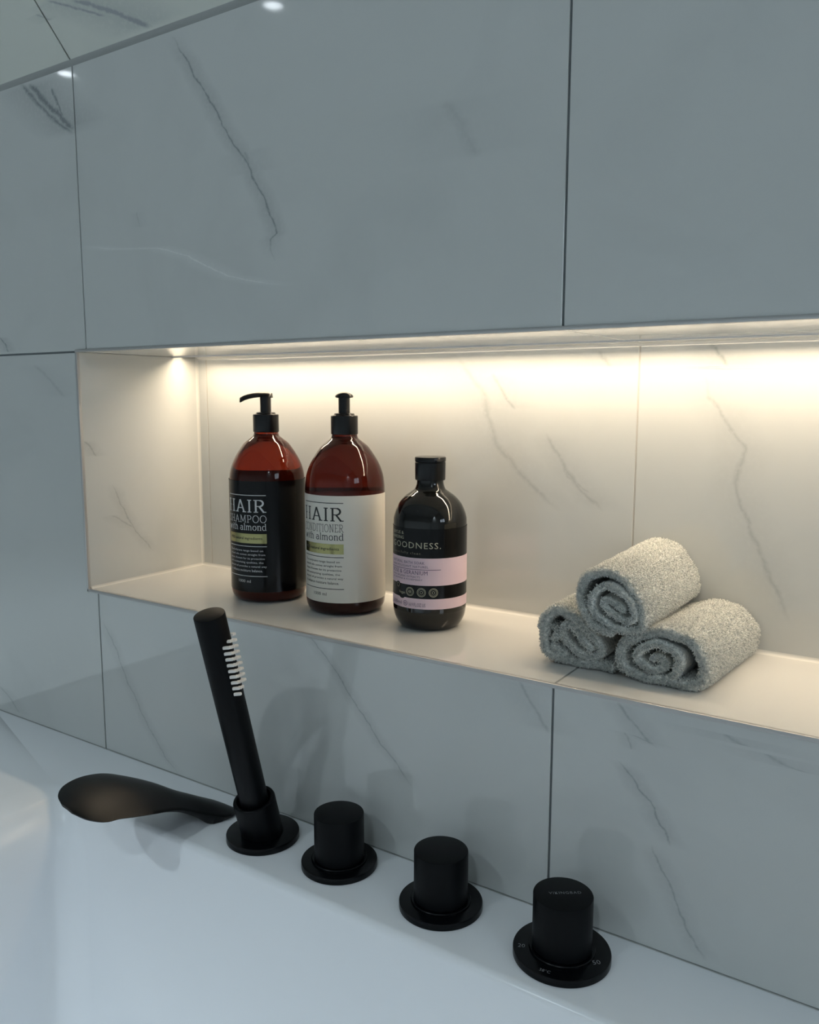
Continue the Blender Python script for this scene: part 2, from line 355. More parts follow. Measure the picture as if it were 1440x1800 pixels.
# ---------------------------------------------------------------- bathtub
def rrect(x0, x1, y0, y1, r, n=10):
    P = []
    for cx, cy, a0 in ((x1 - r, y1 - r, 0), (x0 + r, y1 - r, 90), (x0 + r, y0 + r, 180), (x1 - r, y0 + r, 270)):
        for i in range(n + 1):
            a = math.radians(a0 + 90 * i / n); P.append((cx + r * math.cos(a), cy + r * math.sin(a)))
    return P
def tub():
    ox0, ox1, oy0, oy1 = -.26, 1.56, -.88, -.0006
    ix0, ix1, iy0, iy1 = .076, 1.36, -.78, -.098
    def xl(z): return .050 * (1 - math.sqrt(max(0, 1 - (1 - min(-z / .07, 1)) ** 2)))   # the left end rolls over with a wide radius
    rings = []
    rings.append((rrect(ox0, ox1, oy0, oy1, .006), -.575)); rings.append((rrect(ox0, ox1, oy0, oy1, .006), -.004))
    rings.append((rrect(ox0 + .001, ox1 - .001, oy0 + .001, oy1, .006), -.001)); rings.append((rrect(ox0 + .004, ox1 - .004, oy0 + .004, oy1 , .006), 0))
    lr = .007
    for i in range(7):
        a = math.pi / 2 * i / 6; o = lr * (1 - math.sin(a)); z = -lr * (1 - math.cos(a))
        rings.append((rrect(ix0 - o * 2 - xl(z), ix1 + o, iy0 - o, iy1 + o, .020 + o), z))
    for s in np.linspace(.06, 1, 14):
        z = -lr - .37 * s; tx, ty = .02 * s, .055 * s
        rings.append((rrect(ix0 + tx - xl(z), ix1 - tx - .1 * s, iy0 + ty, iy1 - ty, .020 + .05 * s), z))
    for i in range(1, 7):
        a = math.pi / 2 * i / 6; o = .05 * (1 - math.cos(a)); z = -lr - .37 - .045 * math.sin(a)
        rings.append((rrect(ix0 + .02 + o, ix1 - .12 - o, iy0 + .055 + o, iy1 - .055 - o, .07), z))
    V = []; F = []; n = len(rings[0][0])
    for P, z in rings: V += [(x, y, z) for x, y in P]
    for j in range(len(rings) - 1):
        for i in range(n):
            k = (i + 1) % n; F.append((j * n + i, j * n + k, (j + 1) * n + k, (j + 1) * n + i))
    F.append(tuple(range((len(rings) - 1) * n, len(rings) * n)))
    o = mesh_obj('bathtub', V, F, M_tub, None, True, 50)
    o['label'] = 'white glossy built-in bathtub with a wide flat rim against the tiled wall'; o['category'] = 'bathtub'
tub()

# ---------------------------------------------------------------- lettering
def text_mesh(s, spacing=1.0, off=0.0):
    c = bpy.data.curves.new('t', 'FONT'); c.body = s; c.size = 1; c.resolution_u = 2; c.space_character = spacing; c.offset = off
    o = bpy.data.objects.new('t', c); COL.objects.link(o); bpy.context.view_layer.update()
    dg = bpy.context.evaluated_depsgraph_get(); me = o.evaluated_get(dg).to_mesh()
    V = np.array([v.co[:2] for v in me.vertices]); F = [tuple(p.vertices) for p in me.polygons]
    o.evaluated_get(dg).to_mesh_clear(); bpy.data.objects.remove(o); bpy.data.curves.remove(c)
    return V, F
def E_(cx, cy, rx, ry, a0, a1, n=14): return [(cx + rx * math.cos(math.radians(a0 + (a1 - a0) * i / n)), cy + ry * math.sin(math.radians(a0 + (a1 - a0) * i / n))) for i in range(n + 1)]
def sf(x, y, l=.13): return [(x - l, y), (x + l, y)]
SER = {  # slab serif stroke letters: advance, strokes
 'H': (.86, [[(.2, 0), (.2, 1)], [(.66, 0), (.66, 1)], [(.2, .5), (.66, .5)], sf(.2, .03), sf(.2, .97), sf(.66, .03), sf(.66, .97)]),
 'A': (.86, [[(.15, 0), (.42, 1)], [(.42, 1), (.71, 0)], [(.24, .34), (.62, .34)], sf(.14, .03), sf(.72, .03)]),
 'I': (.42, [[(.21, 0), (.21, 1)], sf(.21, .03), sf(.21, .97)]),
 'R': (.84, [[(.2, 0), (.2, 1)], [(.07, .97), (.42, .97)] + E_(.42, .73, .21, .24, 90, -90) + [(.2, .49)], [(.40, .49), (.68, 0)], sf(.2, .03), [(.62, .03), (.82, .03)]]),
 'S': (.66, [E_(.33, .75, .20, .24, 20, 180, 12) + E_(.33, .25, .22, .25, 90, -160, 16)[2:], [(.53, .72), (.53, .95)], [(.11, .05), (.11, .28)]]),
 'M': (1.02, [[(.18, 0), (.2, 1)], [(.2, 1), (.51, .12)], [(.51, .12), (.82, 1)], [(.82, 1), (.84, 0)], sf(.18, .03), sf(.84, .03), [(.06, .97), (.22, .97)], [(.80, .97), (.96, .97)]]),
 'P': (.76, [[(.2, 0), (.2, 1)], [(.07, .97), (.40, .97)] + E_(.40, .71, .22, .26, 90, -90) + [(.2, .45)], sf(.2, .03)]),
 'O': (.90, [E_(.45, .5, .36, .49, 0, 360, 28)]),
 'C': (.80, [E_(.45, .5, .36, .49, 40, 320, 24), [(.72, .72), (.72, .95)]]),
 'N': (.90, [[(.2, 0), (.2, 1)], [(.2, 1), (.70, 0)], [(.70, 0), (.70, 1)], sf(.2, .03), [(.06, .97), (.22, .97)], sf(.70, .97)]),
 'D': (.88, [[(.2, 0), (.2, 1)], [(.07, .97), (.38, .97)] + E_(.38, .5, .40, .47, 90, -90, 18) + [(.07, .03)]]),
 'T': (.76, [[(.38, 0), (.38, 1)], [(.06, .78), (.06, .97), (.70, .97), (.70, .78)], sf(.38, .03)]),
 'E': (.74, [[(.2, 0), (.2, 1)], [(.07, .97), (.64, .97), (.64, .80)], [(.2, .52), (.52, .52)], [(.07, .03), (.66, .03), (.66, .22)]]),
 'w': (.86, [[(.12, .66), (.28, 0)], [(.28, 0), (.43, .62)], [(.43, .62), (.58, 0)], [(.58, 0), (.74, .66)], sf(.12, .66, .1), sf(.74, .66, .1)]),
 'i': (.32, [[(.17, 0), (.17, .66)], [(.06, .66), (.17, .66)], sf(.17, .02, .11), [(.17, .84), (.17, .92)]]),
 't': (.38, [[(.17, .9), (.17, .12)] + E_(.28, .12, .11, .11, 180, 290, 5), [(.04, .66), (.34, .66)]]),
 'h': (.66, [[(.16, 0), (.16, 1)], [(.05, .97), (.16, .97)], [(.16, .45)] + E_(.33, .46, .17, .2, 160, 0, 10) + [(.50, 0)], sf(.16, .02, .11), sf(.50, .02, .11)]),
 'a': (.62, [E_(.28, .46, .18, .2, 150, 0, 10) + [(.46, .05), (.56, .02)], [(.46, .38)] + E_(.27, .20, .18, .19, 90, 330, 14) + [(.46, .12)]]),
 'l': (.32, [[(.17, 0), (.17, 1)], [(.06, .97), (.17, .97)], sf(.17, .02, .11)]),
 'm': (1.0, [[(.16, 0), (.16, .66)], [(.05, .66), (.16, .66)], [(.16, .46)] + E_(.32, .46, .16, .2, 160, 0, 10) + [(.48, 0)], [(.48, .46)] + E_(.65, .46, .17, .2, 160, 0, 10) + [(.82, 0)], sf(.16, .02, .1), sf(.48, .02, .1), sf(.82, .02, .1)]),
 'o': (.64, [E_(.32, .33, .23, .33, 0, 360, 20)]),
 'n': (.66, [[(.16, 0), (.16, .66)], [(.05, .66), (.16, .66)], [(.16, .46)] + E_(.33, .46, .17, .2, 160, 0, 10) + [(.50, 0)], sf(.16, .02, .11), sf(.50, .02, .11)]),
 'd': (.66, [[(.50, 0), (.50, 1)], [(.38, .97), (.50, .97)], E_(.30, .33, .22, .33, 60, 300, 18) , [(.50, .02), (.62, .02)]]),
 ' ': (.34, []),
}
def serif_mesh(s, wdt=.085, thin=.055):
    V = []; F = []; x = 0
    for ch in s:
        adv, st = SER[ch]
        for pl in st:
            for (x0, y0), (x1, y1) in zip(pl, pl[1:]):
                dx, dy = x1 - x0, y1 - y0; l = math.hypot(dx, dy)
                if l < 1e-6: continue
                horiz = abs(dy) < .3 * abs(dx); h = (thin if horiz else wdt) / 2; ex = .2 * h if len(pl) > 2 else 0
                ux, uy = dx / l, dy / l; a0 = (x0 - ux * ex, y0 - uy * ex); a1 = (x1 + ux * ex, y1 + uy * ex)
                k = len(V); V += [(x + a0[0] - uy * h, a0[1] + ux * h), (x + a0[0] + uy * h, a0[1] - ux * h), (x + a1[0] + uy * h, a1[1] - ux * h), (x + a1[0] - uy * h, a1[1] + ux * h)]
                F.append((k, k + 1, k + 2, k + 3))
        x += adv
    return np.array(V), F
def fit(VF, s0, s1, z0, z1, yr=None):
    V, F = VF; V = V.copy(); lo = V.min(0); hi = V.max(0)
    if yr: lo[1], hi[1] = yr
    V[:, 0] = s0 + (V[:, 0] - lo[0]) / (hi[0] - lo[0]) * (s1 - s0); V[:, 1] = z0 + (V[:, 1] - lo[1]) / (hi[1] - lo[1]) * (z1 - z0)
    return V, F
def rect(s0, s1, z0, z1, n=24):
    V = []; F = []
    for i in range(n + 1):
        s = s0 + (s1 - s0) * i / n; V += [(s, z0), (s, z1)]
    for i in range(n): F.append((2 * i, 2 * i + 2, 2 * i + 3, 2 * i + 1))
    return np.array(V, float), F
def ring2(s, z, r0, r1, n=24):
    V = []; F = []
    for i in range(n):
        a = 2 * math.pi * i / n; V += [(s + r0 * math.cos(a), z + r0 * math.sin(a)), (s + r1 * math.cos(a), z + r1 * math.sin(a))]
    for i in range(n):
        k = (i + 1) % n; F.append((2 * i, 2 * i + 1, 2 * k + 1, 2 * k))
    return np.array(V), F
def merge(parts):
    V = []; F = []; k = 0
    for v, f in parts:
        V += [tuple(a) for a in v]; F += [tuple(i + k for i in g) for g in f]; k = len(V)
    return np.array(V), F
def wrapper(R, az):
    """millimetre (s, z) on a cylinder -> metres; az = direction (rad) of s = 0"""
    def wf(VF, off):
        V, F = VF; a = az + V[:, 0] / 1000 / R; r = R + off
        return [(r * math.cos(t), r * math.sin(t), z / 1000) for t, z in zip(a, V[:, 1])], F
    return wf
def label_patch(wf, name, s0, s1, z0, z1, m, parent, off=.0003, n=96):
    V, F = wf(rect(s0, s1, z0, z1, n), off); o = mesh_obj(name, V, F, m, parent, True)
    return o
def cam_az(c): return math.atan2(cam.location.y - c[1], cam.location.x - c[0])

# ---------------------------------------------------------------- pump bottles
BODY = [(.000, .0), (.034, .0), (.0385, .0012), (.0418, .004), (.0436, .008), (.0441, .0125), (.0441, .018)]
SHO = [(.0441, .018), (.0441, .06), (.0441, .110), (.0441, .130), (.0436, .1415), (.0417, .1529), (.0366, .1655), (.0268, .1805), (.0196, .1868), (.0152, .1905), (.0140, .1945), (.0138, .1965)]
def pump_bottle(loc, name, label, mbody, mlabel, mink, lines, zt, pump_az, lab, fill):
    t = thing(name, label, 'bottle', (loc[0], loc[1], ZB), 'pump bottles in the niche')
    prof = [tuple(p) for p in BODY[:-1]] + [tuple(p) for p in spline(SHO, 7)]
    V, F = lathe(prof, 96, False, True)
    mesh_obj('body', V, F, mbody, t, True, 60)
    V, F = lathe([(.001, .0025), (.034, .0025), (.0385, .0045), (.0412, .009), (.0420, .018), (.0420, fill), (.001, fill)], 64, True, True); mesh_obj('liquid', V, F, M_liquid, t, True, 35)
    # collar, stem, head
    V, F = lathe([(.0136, .1945), (.0146, .195), (.0149, .1957), (.0149, .2145), (.0144, .2152), (.0118, .2154), (.0112, .2160), (.0108, .2174), (.0066, .2178)], 64); mesh_obj('pump_collar', V, F, M_plastic, t, True, 35)
    V, F = lathe([(.0063, .2165), (.0063, .2355), (.0058, .2360)], 40); mesh_obj('pump_stem', V, F, M_plastic, t, True, 35)
    # arched head blade with a drooping beak
    st = [(-.0080, .0040, 0), (-.0072, .0070, .0003), (-.004, .0094, .0009), (0, .0099, .0012), (.005, .0092, .0011), (.010, .0068, .0007), (.015, .0050, 0), (.020, .0046, -.0010), (.025, .0048, -.0026), (.0285, .0042, -.0044), (.0300, .0022, -.0054)]
    V = []; F = []; nv = 11
    for x, hw, dz in st:
        for side in (0, 1):
            for i in range(nv):
                u = -1 + 2 * i / (nv - 1); e = math.sqrt(max(0, 1 - u * u)); arch = -.0030 * u * u
                V.append((x, hw * u, .2375 + dz + arch + ((.0010 + .0010 * e) if side == 0 else -.0010 * e - .0006)))
    n2 = 2 * nv
    for j in range(len(st) - 1):
        for i in range(nv - 1):
            a = j * n2 + i; F.append((a, a + n2, a + n2 + 1, a + 1)); b = a + nv; F.append((b, b + 1, b + n2 + 1, b + n2))
        a = j * n2; F.append((a, a + nv, a + nv + n2, a + n2)); a = j * n2 + nv - 1; F.append((a, a + n2, a + nv + n2, a + nv))
    for j in (0, len(st) - 1):
        for i in range(nv - 1):
            a = j * n2 + i; q = (a, a + 1, a + 1 + nv, a + nv); F.append(q if j == 0 else q[::-1])
    c, s = math.cos(pump_az), math.sin(pump_az); V = [(x * c - y * s, x * s + y * c, z) for x, y, z in V]
    mesh_obj('pump_head', V, F, M_plastic, t, True, 60)
    # label
    R = .0441; az = cam_az(loc); wf = wrapper(R, az)
    lb = label_patch(wf, 'label', -30 - 134, -30 + 134, lab[0], lab[1], mlabel, t)
    lb['label'] = lines['desc']
    s0, s1 = -56.5, -1.9
    P = [rect(s0, s1, zt, zt + .75), fit(serif_mesh('HAIR', .11, .07), s0, s1 + .2, zt - 19.4, zt - 4.4),
         fit(serif_mesh(lines['word'], .075, .055), s0, s1 + .2, zt - 31.0, zt - 22.2),
         fit(serif_mesh('with almond', .10, .07), s0, s1, zt - 39.8, zt - 31.8),
         rect(s0, s1, zt - 58.4, zt - 57.7), rect(s0, s1, zt - 93.0, zt - 92.3)]
    body = ['The bodycare range based on', 'natural oils comes straight from', 'nature. Known for its protective', 'and moisturising qualities, the', 'almond oil provides a natural way', 'to enhance moisture balance.']
    for i, ln in enumerate(body):
        q = -4 - (2.2, 0, .5, 2.0, -1.5, 3.2)[i]
        P.append(fit(text_mesh(ln), s0 + 1.0, q, zt - 64.9 - 4.55 * i, zt - 61.9 - 4.55 * i))
    P.append(fit(serif_num('1000 ml'), -39.0, -21.6, zt - 100.4, zt - 97.0))
    V, F = wf(merge(P), .00045); mesh_obj('lettering', V, F, mink, lb)
    g = label_patch(wf, 'foil_band', s0, s1, zt - 54.6, zt - 43.6, M_gold, lb, .00050, 24); g['label'] = 'shiny gold foil band'
    V, F = wf(merge([fit(text_mesh('95% natural ingredients'), s0 + 4, s1 - 5, zt - 51.3, zt - 47.2)]), .00065); mesh_obj('band_lettering', V, F, M_ink, lb)
    return t
def serif_num(s): return text_mesh(s)
shampoo = pump_bottle((.1885, .1010), 'shampoo_bottle', 'dark red amber pump bottle with the black HAIR SHAMPOO label', M_amber, M_lblack, M_white,
    dict(word='SHAMPOO', desc='black label with white slab-serif print'), 124.8, math.radians(212), (13.5, 141.0), .1300)
cond = pump_bottle((.3000, .1063), 'conditioner_bottle', 'dark red amber pump bottle with the cream HAIR CONDITIONER label', M_amber2, M_lcream, M_ink,
    dict(word='CONDITIONER', desc='cream label with black slab-serif print'), 123.4, cam_az((.3, .1063)) + math.pi, (15.4, 131.5), .1290)

# ---------------------------------------------------------------- bath soak bottle
def soak():
    loc = (.4157, .0998)
    t = thing('bath_soak_bottle', 'short black bottle with pink and black GOODNESS bath soak label and flip cap', 'bottle', (*loc, ZB))
    prof = [(0, 0), (.0250, 0), (.0285, .0008)] + [tuple(p) for p in spline([(.0285, .0008), (.0325, .0040), (.0362, .0110), (.0377, .0190), (.0379, .0260), (.0379, .070), (.0379, .1050), (.0371, .1155), (.0326, .1268), (.0262, .1345), (.0200, .1392), (.0158, .1425), (.0138, .1480), (.0136, .1525)], 6)]
    V, F = lathe(prof, 96, False, True); mesh_obj('body', V, F, M_soak, t, True, 60)
    V, F = lathe([(.0135, .1515), (.0150, .1517), (.0155, .1524), (.0157, .1695), (.0152, .1700), (.0152, .1704)], 64, True, True); mesh_obj('cap', V, F, M_plastic, t, True, 35)
    V, F = lathe([(.0150, .1704), (.0158, .1707), (.0159, .1742), (.0155, .1750), (.0145, .1753), (.012, .1753)], 64); mesh_obj('cap_lid', V, F, M_plastic, t, True, 35)
    # thumb tab on the lid
    az = cam_az(loc); a = az + .62
    b = box_bm(.0150, .0172, -.0045, .0045, .1704, .1726, .0006, seg=2)
    for v in b.verts: v.co = Matrix.Rotation(a, 3, 'Z') @ v.co
    bm_obj('thumb_tab', b, M_plastic, t, True, 40)
    wf = wrapper(.0379, az); lo, hi = -112, 100
    lb = label_patch(wf, 'label', lo, hi, 24.8, 106.0, M_lblack, t); lb['label'] = 'black and pink wrap-round label'
    label_patch(wf, 'pink_band', lo, hi, 49.2, 76.8, M_lpink, lb, .0004)['label'] = 'wide pale pink band'
    label_patch(wf, 'pink_band', lo, hi, 25.0, 35.6, M_lpink, lb, .0004)['label'] = 'narrow pale pink band'
    T = text_mesh
    V, F = wf(merge([fit(T('BAYLIS &'), -48, -28.6, 99.6, 102.8), fit(T('HARDING'), -48, -28.6, 94.8, 98.0), fit(T('GOODNESS.', 1.15), -47.5, 10.9, 86.4, 92.6)]), .00045); mesh_obj('lettering', V, F, M_goldp, lb)
    V, F = wf(merge([fit(T('beautifully clean', 1.2), -47, -9.0, 79.6, 82.8)]), .00045); mesh_obj('small_lettering', V, F, mat('dim_print', (.16, .15, .11), .4), lb)
    V, F = wf(merge([fit(T('NATURAL BATH SOAK', 1.1), -48, -5.2, 70.6, 73.4), fit(T('BAIN MOUSSANT NATUREL', 1.1), -48, -1.4, 66.9, 69.2),
        rect(-50, 11.1, 65.0, 65.5), fit(T('ROSE & GERANIUM', 1.05), -48, -2.2, 59.9, 64.0), fit(T('WITH ORGANIC EXTRACTS'), -48, -9.8, 56.6, 58.6), fit(T('OF JASMINE & ROSEMARY'), -48, -7.2, 53.4, 55.6)]), .00055); mesh_obj('pink_lettering', V, F, M_purple, lb)
    V, F = wf(merge([fit(T('500ml'), -48, -31.5, 27.8, 31.4), fit(T('e', 1), -27.6, -25.0, 28.6, 31.0), ring2(-26.3, 29.8, 2.2, 2.7), fit(T('16.9 FL.OZ US'), -21.8, -4.2, 27.4, 31.0)]), .00055); mesh_obj('volume_lettering', V, F, M_purple, lb)
    # vegan mark and three round marks on the dark band
    P = []
    for s in (-20.7, -8.3, 3.7):
        P += [ring2(s, 42.2, 4.3, 4.6), ring2(s, 42.2, 3.9, 4.15, 24), ring2(s, 42.2, 1.2, 1.6, 10)]
        for k in range(16):
            an = 2 * math.pi * k / 16; P.append(rect(s + 3.1 * math.cos(an) - .3, s + 3.1 * math.cos(an) + .3, 42.2 + 3.1 * math.sin(an) - .35, 42.2 + 3.1 * math.sin(an) + .35, 1))
    P += [fit(T('90%'), -22.4, -19.0, 41.4, 43.0), fit(T('Vegan'), -35.5, -26.5, 38.2, 41.8), ring2(-37, 47.2, 1.9, 2.2)]
    V, F = wf(merge(P), .00050); mesh_obj('round_marks', V, F, M_goldp, lb)
    V, F = wf(merge([ring2(-37, 46.6, .01, 4.2), ring2(-31, 39.4, .01, 5.4)]), .00042); mesh_obj('mark_ground', V, F, M_lblack, lb)
soak()

# ---------------------------------------------------------------- rolled towels
TR = [(0.6766, 0.2074), (0.6866, 0.2070), (0.6998, 0.2080), (0.7077, 0.2132), (0.7088, 0.2263), (0.7017, 0.2388), (0.6891, 0.2458), (0.6765, 0.2484), (0.6602, 0.2434), (0.6445, 0.2356), (0.6391, 0.2247), (0.6416, 0.2138), (0.6533, 0.2085), (0.6674, 0.2064), (0.68, 0.2088), (0.6877, 0.2178), (0.689, 0.2282), (0.6834, 0.2347), (0.6715, 0.2373), (0.6588, 0.2323), (0.6535, 0.2238), (0.6585, 0.2175), (0.6679, 0.214), (0.6764, 0.2185), (0.6739, 0.2236), (0.6647, 0.2248)]
TT = [(0.6346, 0.2437), (0.6242, 0.2433), (0.6138, 0.2488), (0.6063, 0.2615), (0.6038, 0.275), (0.6082, 0.2859), (0.6181, 0.2922), (0.6284, 0.2926), (0.6397, 0.2881), (0.6492, 0.2785), (0.6559, 0.2677), (0.6587, 0.2581), (0.6562, 0.2494), (0.6472, 0.2455), (0.6344, 0.2464), (0.6238, 0.2512), (0.6165, 0.2595), (0.6149, 0.2696), (0.6194, 0.2779), (0.6271, 0.2819), (0.6374, 0.2794), (0.6461, 0.2722), (0.6519, 0.2638), (0.6526, 0.2572), (0.646, 0.2537), (0.6366, 0.2557), (0.6287, 0.2613), (0.6237, 0.2674), (0.6267, 0.2699), (0.6336, 0.2671), (0.6432, 0.2609)]
TL = [(0.6330, 0.2068), (0.6270, 0.2078), (0.622, 0.2079), (0.6106, 0.2076), (0.5959, 0.2075), (0.581, 0.2084), (0.5714, 0.2131), (0.5675, 0.2208), (0.5685, 0.2314), (0.5676, 0.2423), (0.5735, 0.2490), (0.5826, 0.2535), (0.5922, 0.2503), (0.6036, 0.2423), (0.6125, 0.2347), (0.6190, 0.2269), (0.6210, 0.2205), (0.616, 0.2160), (0.6062, 0.2148), (0.5986, 0.2163), (0.5919, 0.2204), (0.587, 0.2271), (0.585, 0.2342), (0.5872, 0.2397), (0.5938, 0.239), (0.601, 0.2334), (0.6082, 0.2261), (0.613, 0.2201)]
TL2 = [(0.5710, 0.2337), (0.5747, 0.2361), (0.579, 0.2325), (0.5790, 0.2275), (0.5724, 0.2239)]
TL3 = [(0.5737, 0.2189), (0.5776, 0.2185), (0.5827, 0.215), (0.588, 0.2131), (0.5809, 0.2120)]
def roll_mesh(cl_pts, half, y0, y1, V, F, fib, shrink=1.0, outer=.5, seed=0, yjit=.002, taper=None):
    C = spline(cl_pts, 6); r_ = np.random.default_rng(seed)
    # resample
    seg = np.linalg.norm(np.diff(C, axis=0), axis=1); s = np.concatenate([[0], np.cumsum(seg)]); n = max(8, int(s[-1] / .0016))
    ss = np.linspace(0, s[-1], n); C = np.stack([np.interp(ss, s, C[:, 0]), np.interp(ss, s, C[:, 1])], 1)
    T = np.gradient(C, axis=0); T /= np.linalg.norm(T, axis=1)[:, None]; Nn = np.stack([-T[:, 1], T[:, 0]], 1)
    ph = r_.random(6) * 6
    wob = np.sin(ss * 140 + ph[0]) * .0004 + np.sin(ss * 310 + ph[1]) * .0003
    Cc = C.mean(0)
    Ls = []; ny = 44
    ys = y0 + (y1 - y0) * np.linspace(0, 1, ny)
    ys = np.concatenate([[y0, y0 + .0008, y0 + .002], ys[1:-1], [y1 - .002, y1 - .0008, y1]]); ys = np.sort(ys)
    base = len(V); ring_n = 2 * n
    tel = yjit * np.sin(ss / s[-1] * 9 + ph[2]) + .001 * np.sin(ss * 200 + ph[3])     # telescoping of the layers
    for y in ys:
        e = min(y - y0, y1 - y); f = math.sqrt(max(0, 1 - (1 - min(e / .004, 1)) ** 2)) if e < .004 else 1; f = .45 + .55 * f
        u = (y - y0) / (y1 - y0); sc = 1 + (shrink - 1) * u ** 2
        w_ = wob + .0003 * np.sin(ss * 260 + y * 180 + ph[4])
        cx = Cc[0] + (C[:, 0] - Cc[0]) * sc; cz = (C[:, 1] - Cc[1]) * (1 + (sc - 1) * .6) + Cc[1]
        if taper: cx = cx + taper[0] * u; cz = cz + taper[1] * u
        hl = half * f * (1 - .6 * (np.abs(ss / s[-1] * 2 - 1) > .995)) 
        A = np.stack([cx + Nn[:, 0] * (hl + w_), y + tel * (1 - u), cz + Nn[:, 1] * (hl + w_)], 1)
        B = np.stack([cx - Nn[:, 0] * (hl - w_), y + tel * (1 - u), cz - Nn[:, 1] * (hl - w_)], 1)
        V += [tuple(a) for a in A] + [tuple(b) for b in B[::-1]]
    ny = len(ys)
    for j in range(ny - 1):
        for i in range(ring_n):
            k = (i + 1) % ring_n; F.append((base + j * ring_n + i, base + j * ring_n + k, base + (j + 1) * ring_n + k, base + (j + 1) * ring_n + i))
            ii = i if i < n else 2 * n - 1 - i
            fib.append(1.0 if (ii < n * outer) else (.5 if j < 2 else .0))
    for i in range(n - 1):
        F.append((base + i, base + i + 1, base + ring_n - 2 - i, base + ring_n - 1 - i)[::-1]); fib.append(3.0)
        o = base + (ny - 1) * ring_n; F.append((o + i, o + i + 1, o + ring_n - 2 - i, o + ring_n - 1 - i)); fib.append(.3)
def fibres(V, F, fib, count, parent, seed, zmin):
    V = np.array(V); tri = []; wt = []
    for f, w_ in zip(F, fib):
        if w_ <= 0: continue
        tri.append((f[0], f[1], f[2])); tri.append((f[0], f[2], f[3])); wt += [w_, w_]
    tri = np.array(tri); a, b, c = V[tri[:, 0]], V[tri[:, 1]], V[tri[:, 2]]
    nr = np.cross(b - a, c - a); ar = np.linalg.norm(nr, axis=1); nr = nr / (ar[:, None] + 1e-12); p = ar * np.array(wt); p /= p.sum()
    r_ = np.random.default_rng(seed); idx = r_.choice(len(tri), count, p=p); u = r_.random((count, 2)); fl = u.sum(1) > 1; u[fl] = 1 - u[fl]
    P = a[idx] + (b - a)[idx] * u[:, :1] + (c - a)[idx] * u[:, 1:]; Nn = nr[idx]
    # clumped lean
    lean = np.stack([np.sin(P[:, 0] * 900 + P[:, 1] * 700), np.sin(P[:, 1] * 1100 + P[:, 2] * 600), np.sin(P[:, 2] * 950 + P[:, 0] * 500)], 1) * .45
    d = Nn + lean + r_.normal(0, .42, (count, 3)); d /= np.linalg.norm(d, axis=1)[:, None]
    ln = (.0014 + r_.random(count) * .0018)[:, None]; wd = .00036
    t1 = np.cross(d, r_.normal(0, 1, (count, 3))); t1 /= np.linalg.norm(t1, axis=1)[:, None]; t2 = np.cross(d, t1)
    B0 = P - Nn * .0003; q = [B0 + t1 * wd, B0 - t1 * wd * .5 + t2 * wd * .87, B0 - t1 * wd * .5 - t2 * wd * .87]
    mid = P + d * ln * .6; d2 = d + r_.normal(0, .5, (count, 3)); tip = mid + d2 / np.linalg.norm(d2, axis=1)[:, None] * ln * .4
    qm = [mid + t1 * wd, mid - t1 * wd * .5 + t2 * wd * .87, mid - t1 * wd * .5 - t2 * wd * .87]
    VV = np.stack(q + qm + [tip], 1).reshape(-1, 3); VV[:, 2] = np.maximum(VV[:, 2], zmin)
    o = np.arange(count)[:, None] * 7
    FQ = np.concatenate([o + [0, 1, 4, 3], o + [1, 2, 5, 4], o + [2, 0, 3, 5]]); FT = np.concatenate([o + [3, 4, 6], o + [4, 5, 6], o + [5, 3, 6]])
    me = bpy.data.meshes.new('terry_pile'); nq, ntr = len(FQ), len(FT)
    me.vertices.add(len(VV)); me.vertices.foreach_set('co', VV.ravel())
    me.loops.add(nq * 4 + ntr * 3); me.loops.foreach_set('vertex_index', np.concatenate([FQ.ravel(), FT.ravel()]))
    me.polygons.add(nq + ntr); me.polygons.foreach_set('loop_start', np.concatenate([np.arange(nq) * 4, nq * 4 + np.arange(ntr) * 3]))
    me.update(calc_edges=True); me.materials.append(M_towel)
    o_ = bpy.data.objects.new('terry_pile', me); COL.objects.link(o_); o_.parent = parent; o_['kind'] = 'stuff'
def towel(label, strips, count, seed, zmin, loc):
    t = thing('rolled_towel', label, 'towel', loc, 'small rolled towels stacked in the niche')
    V = []; F = []; fib = []
    for st in strips: roll_mesh(*st[0], V, F, fib, **st[1])
    V = [(x - loc[0], y - loc[1], max(z, zmin) - loc[2]) for x, y, z in V]
    mesh_obj('roll', V, F, M_towel, t, True); fibres(V, F, fib, count, t, seed, zmin - loc[2] - .0002)
zf = ZB + .0006
towel('grey-green rolled towel at the bottom left of the stack, half under the top one', [((TL, .0038, .050, .178), dict(seed=1, outer=.55)), ((TL2, .0024, .052, .07), dict(seed=4, outer=1)), ((TL3, .0024, .052, .07), dict(seed=5, outer=1))], 46000, 1, zf, (.595, .11, ZB))
towel('grey-green rolled towel at the bottom right of the stack', [((TR, .0038, .046, .184), dict(seed=2, outer=.5, shrink=.99, taper=(.011, -.003)))], 52000, 2, zf, (.672, .11, ZB))
towel('grey-green rolled towel lying on top of the two others', [((TT, .0030, .042, .184), dict(seed=3, outer=.5, shrink=1.04, taper=(.005, .0055)))], 52000, 3, zf, (.632, .11, ZB))

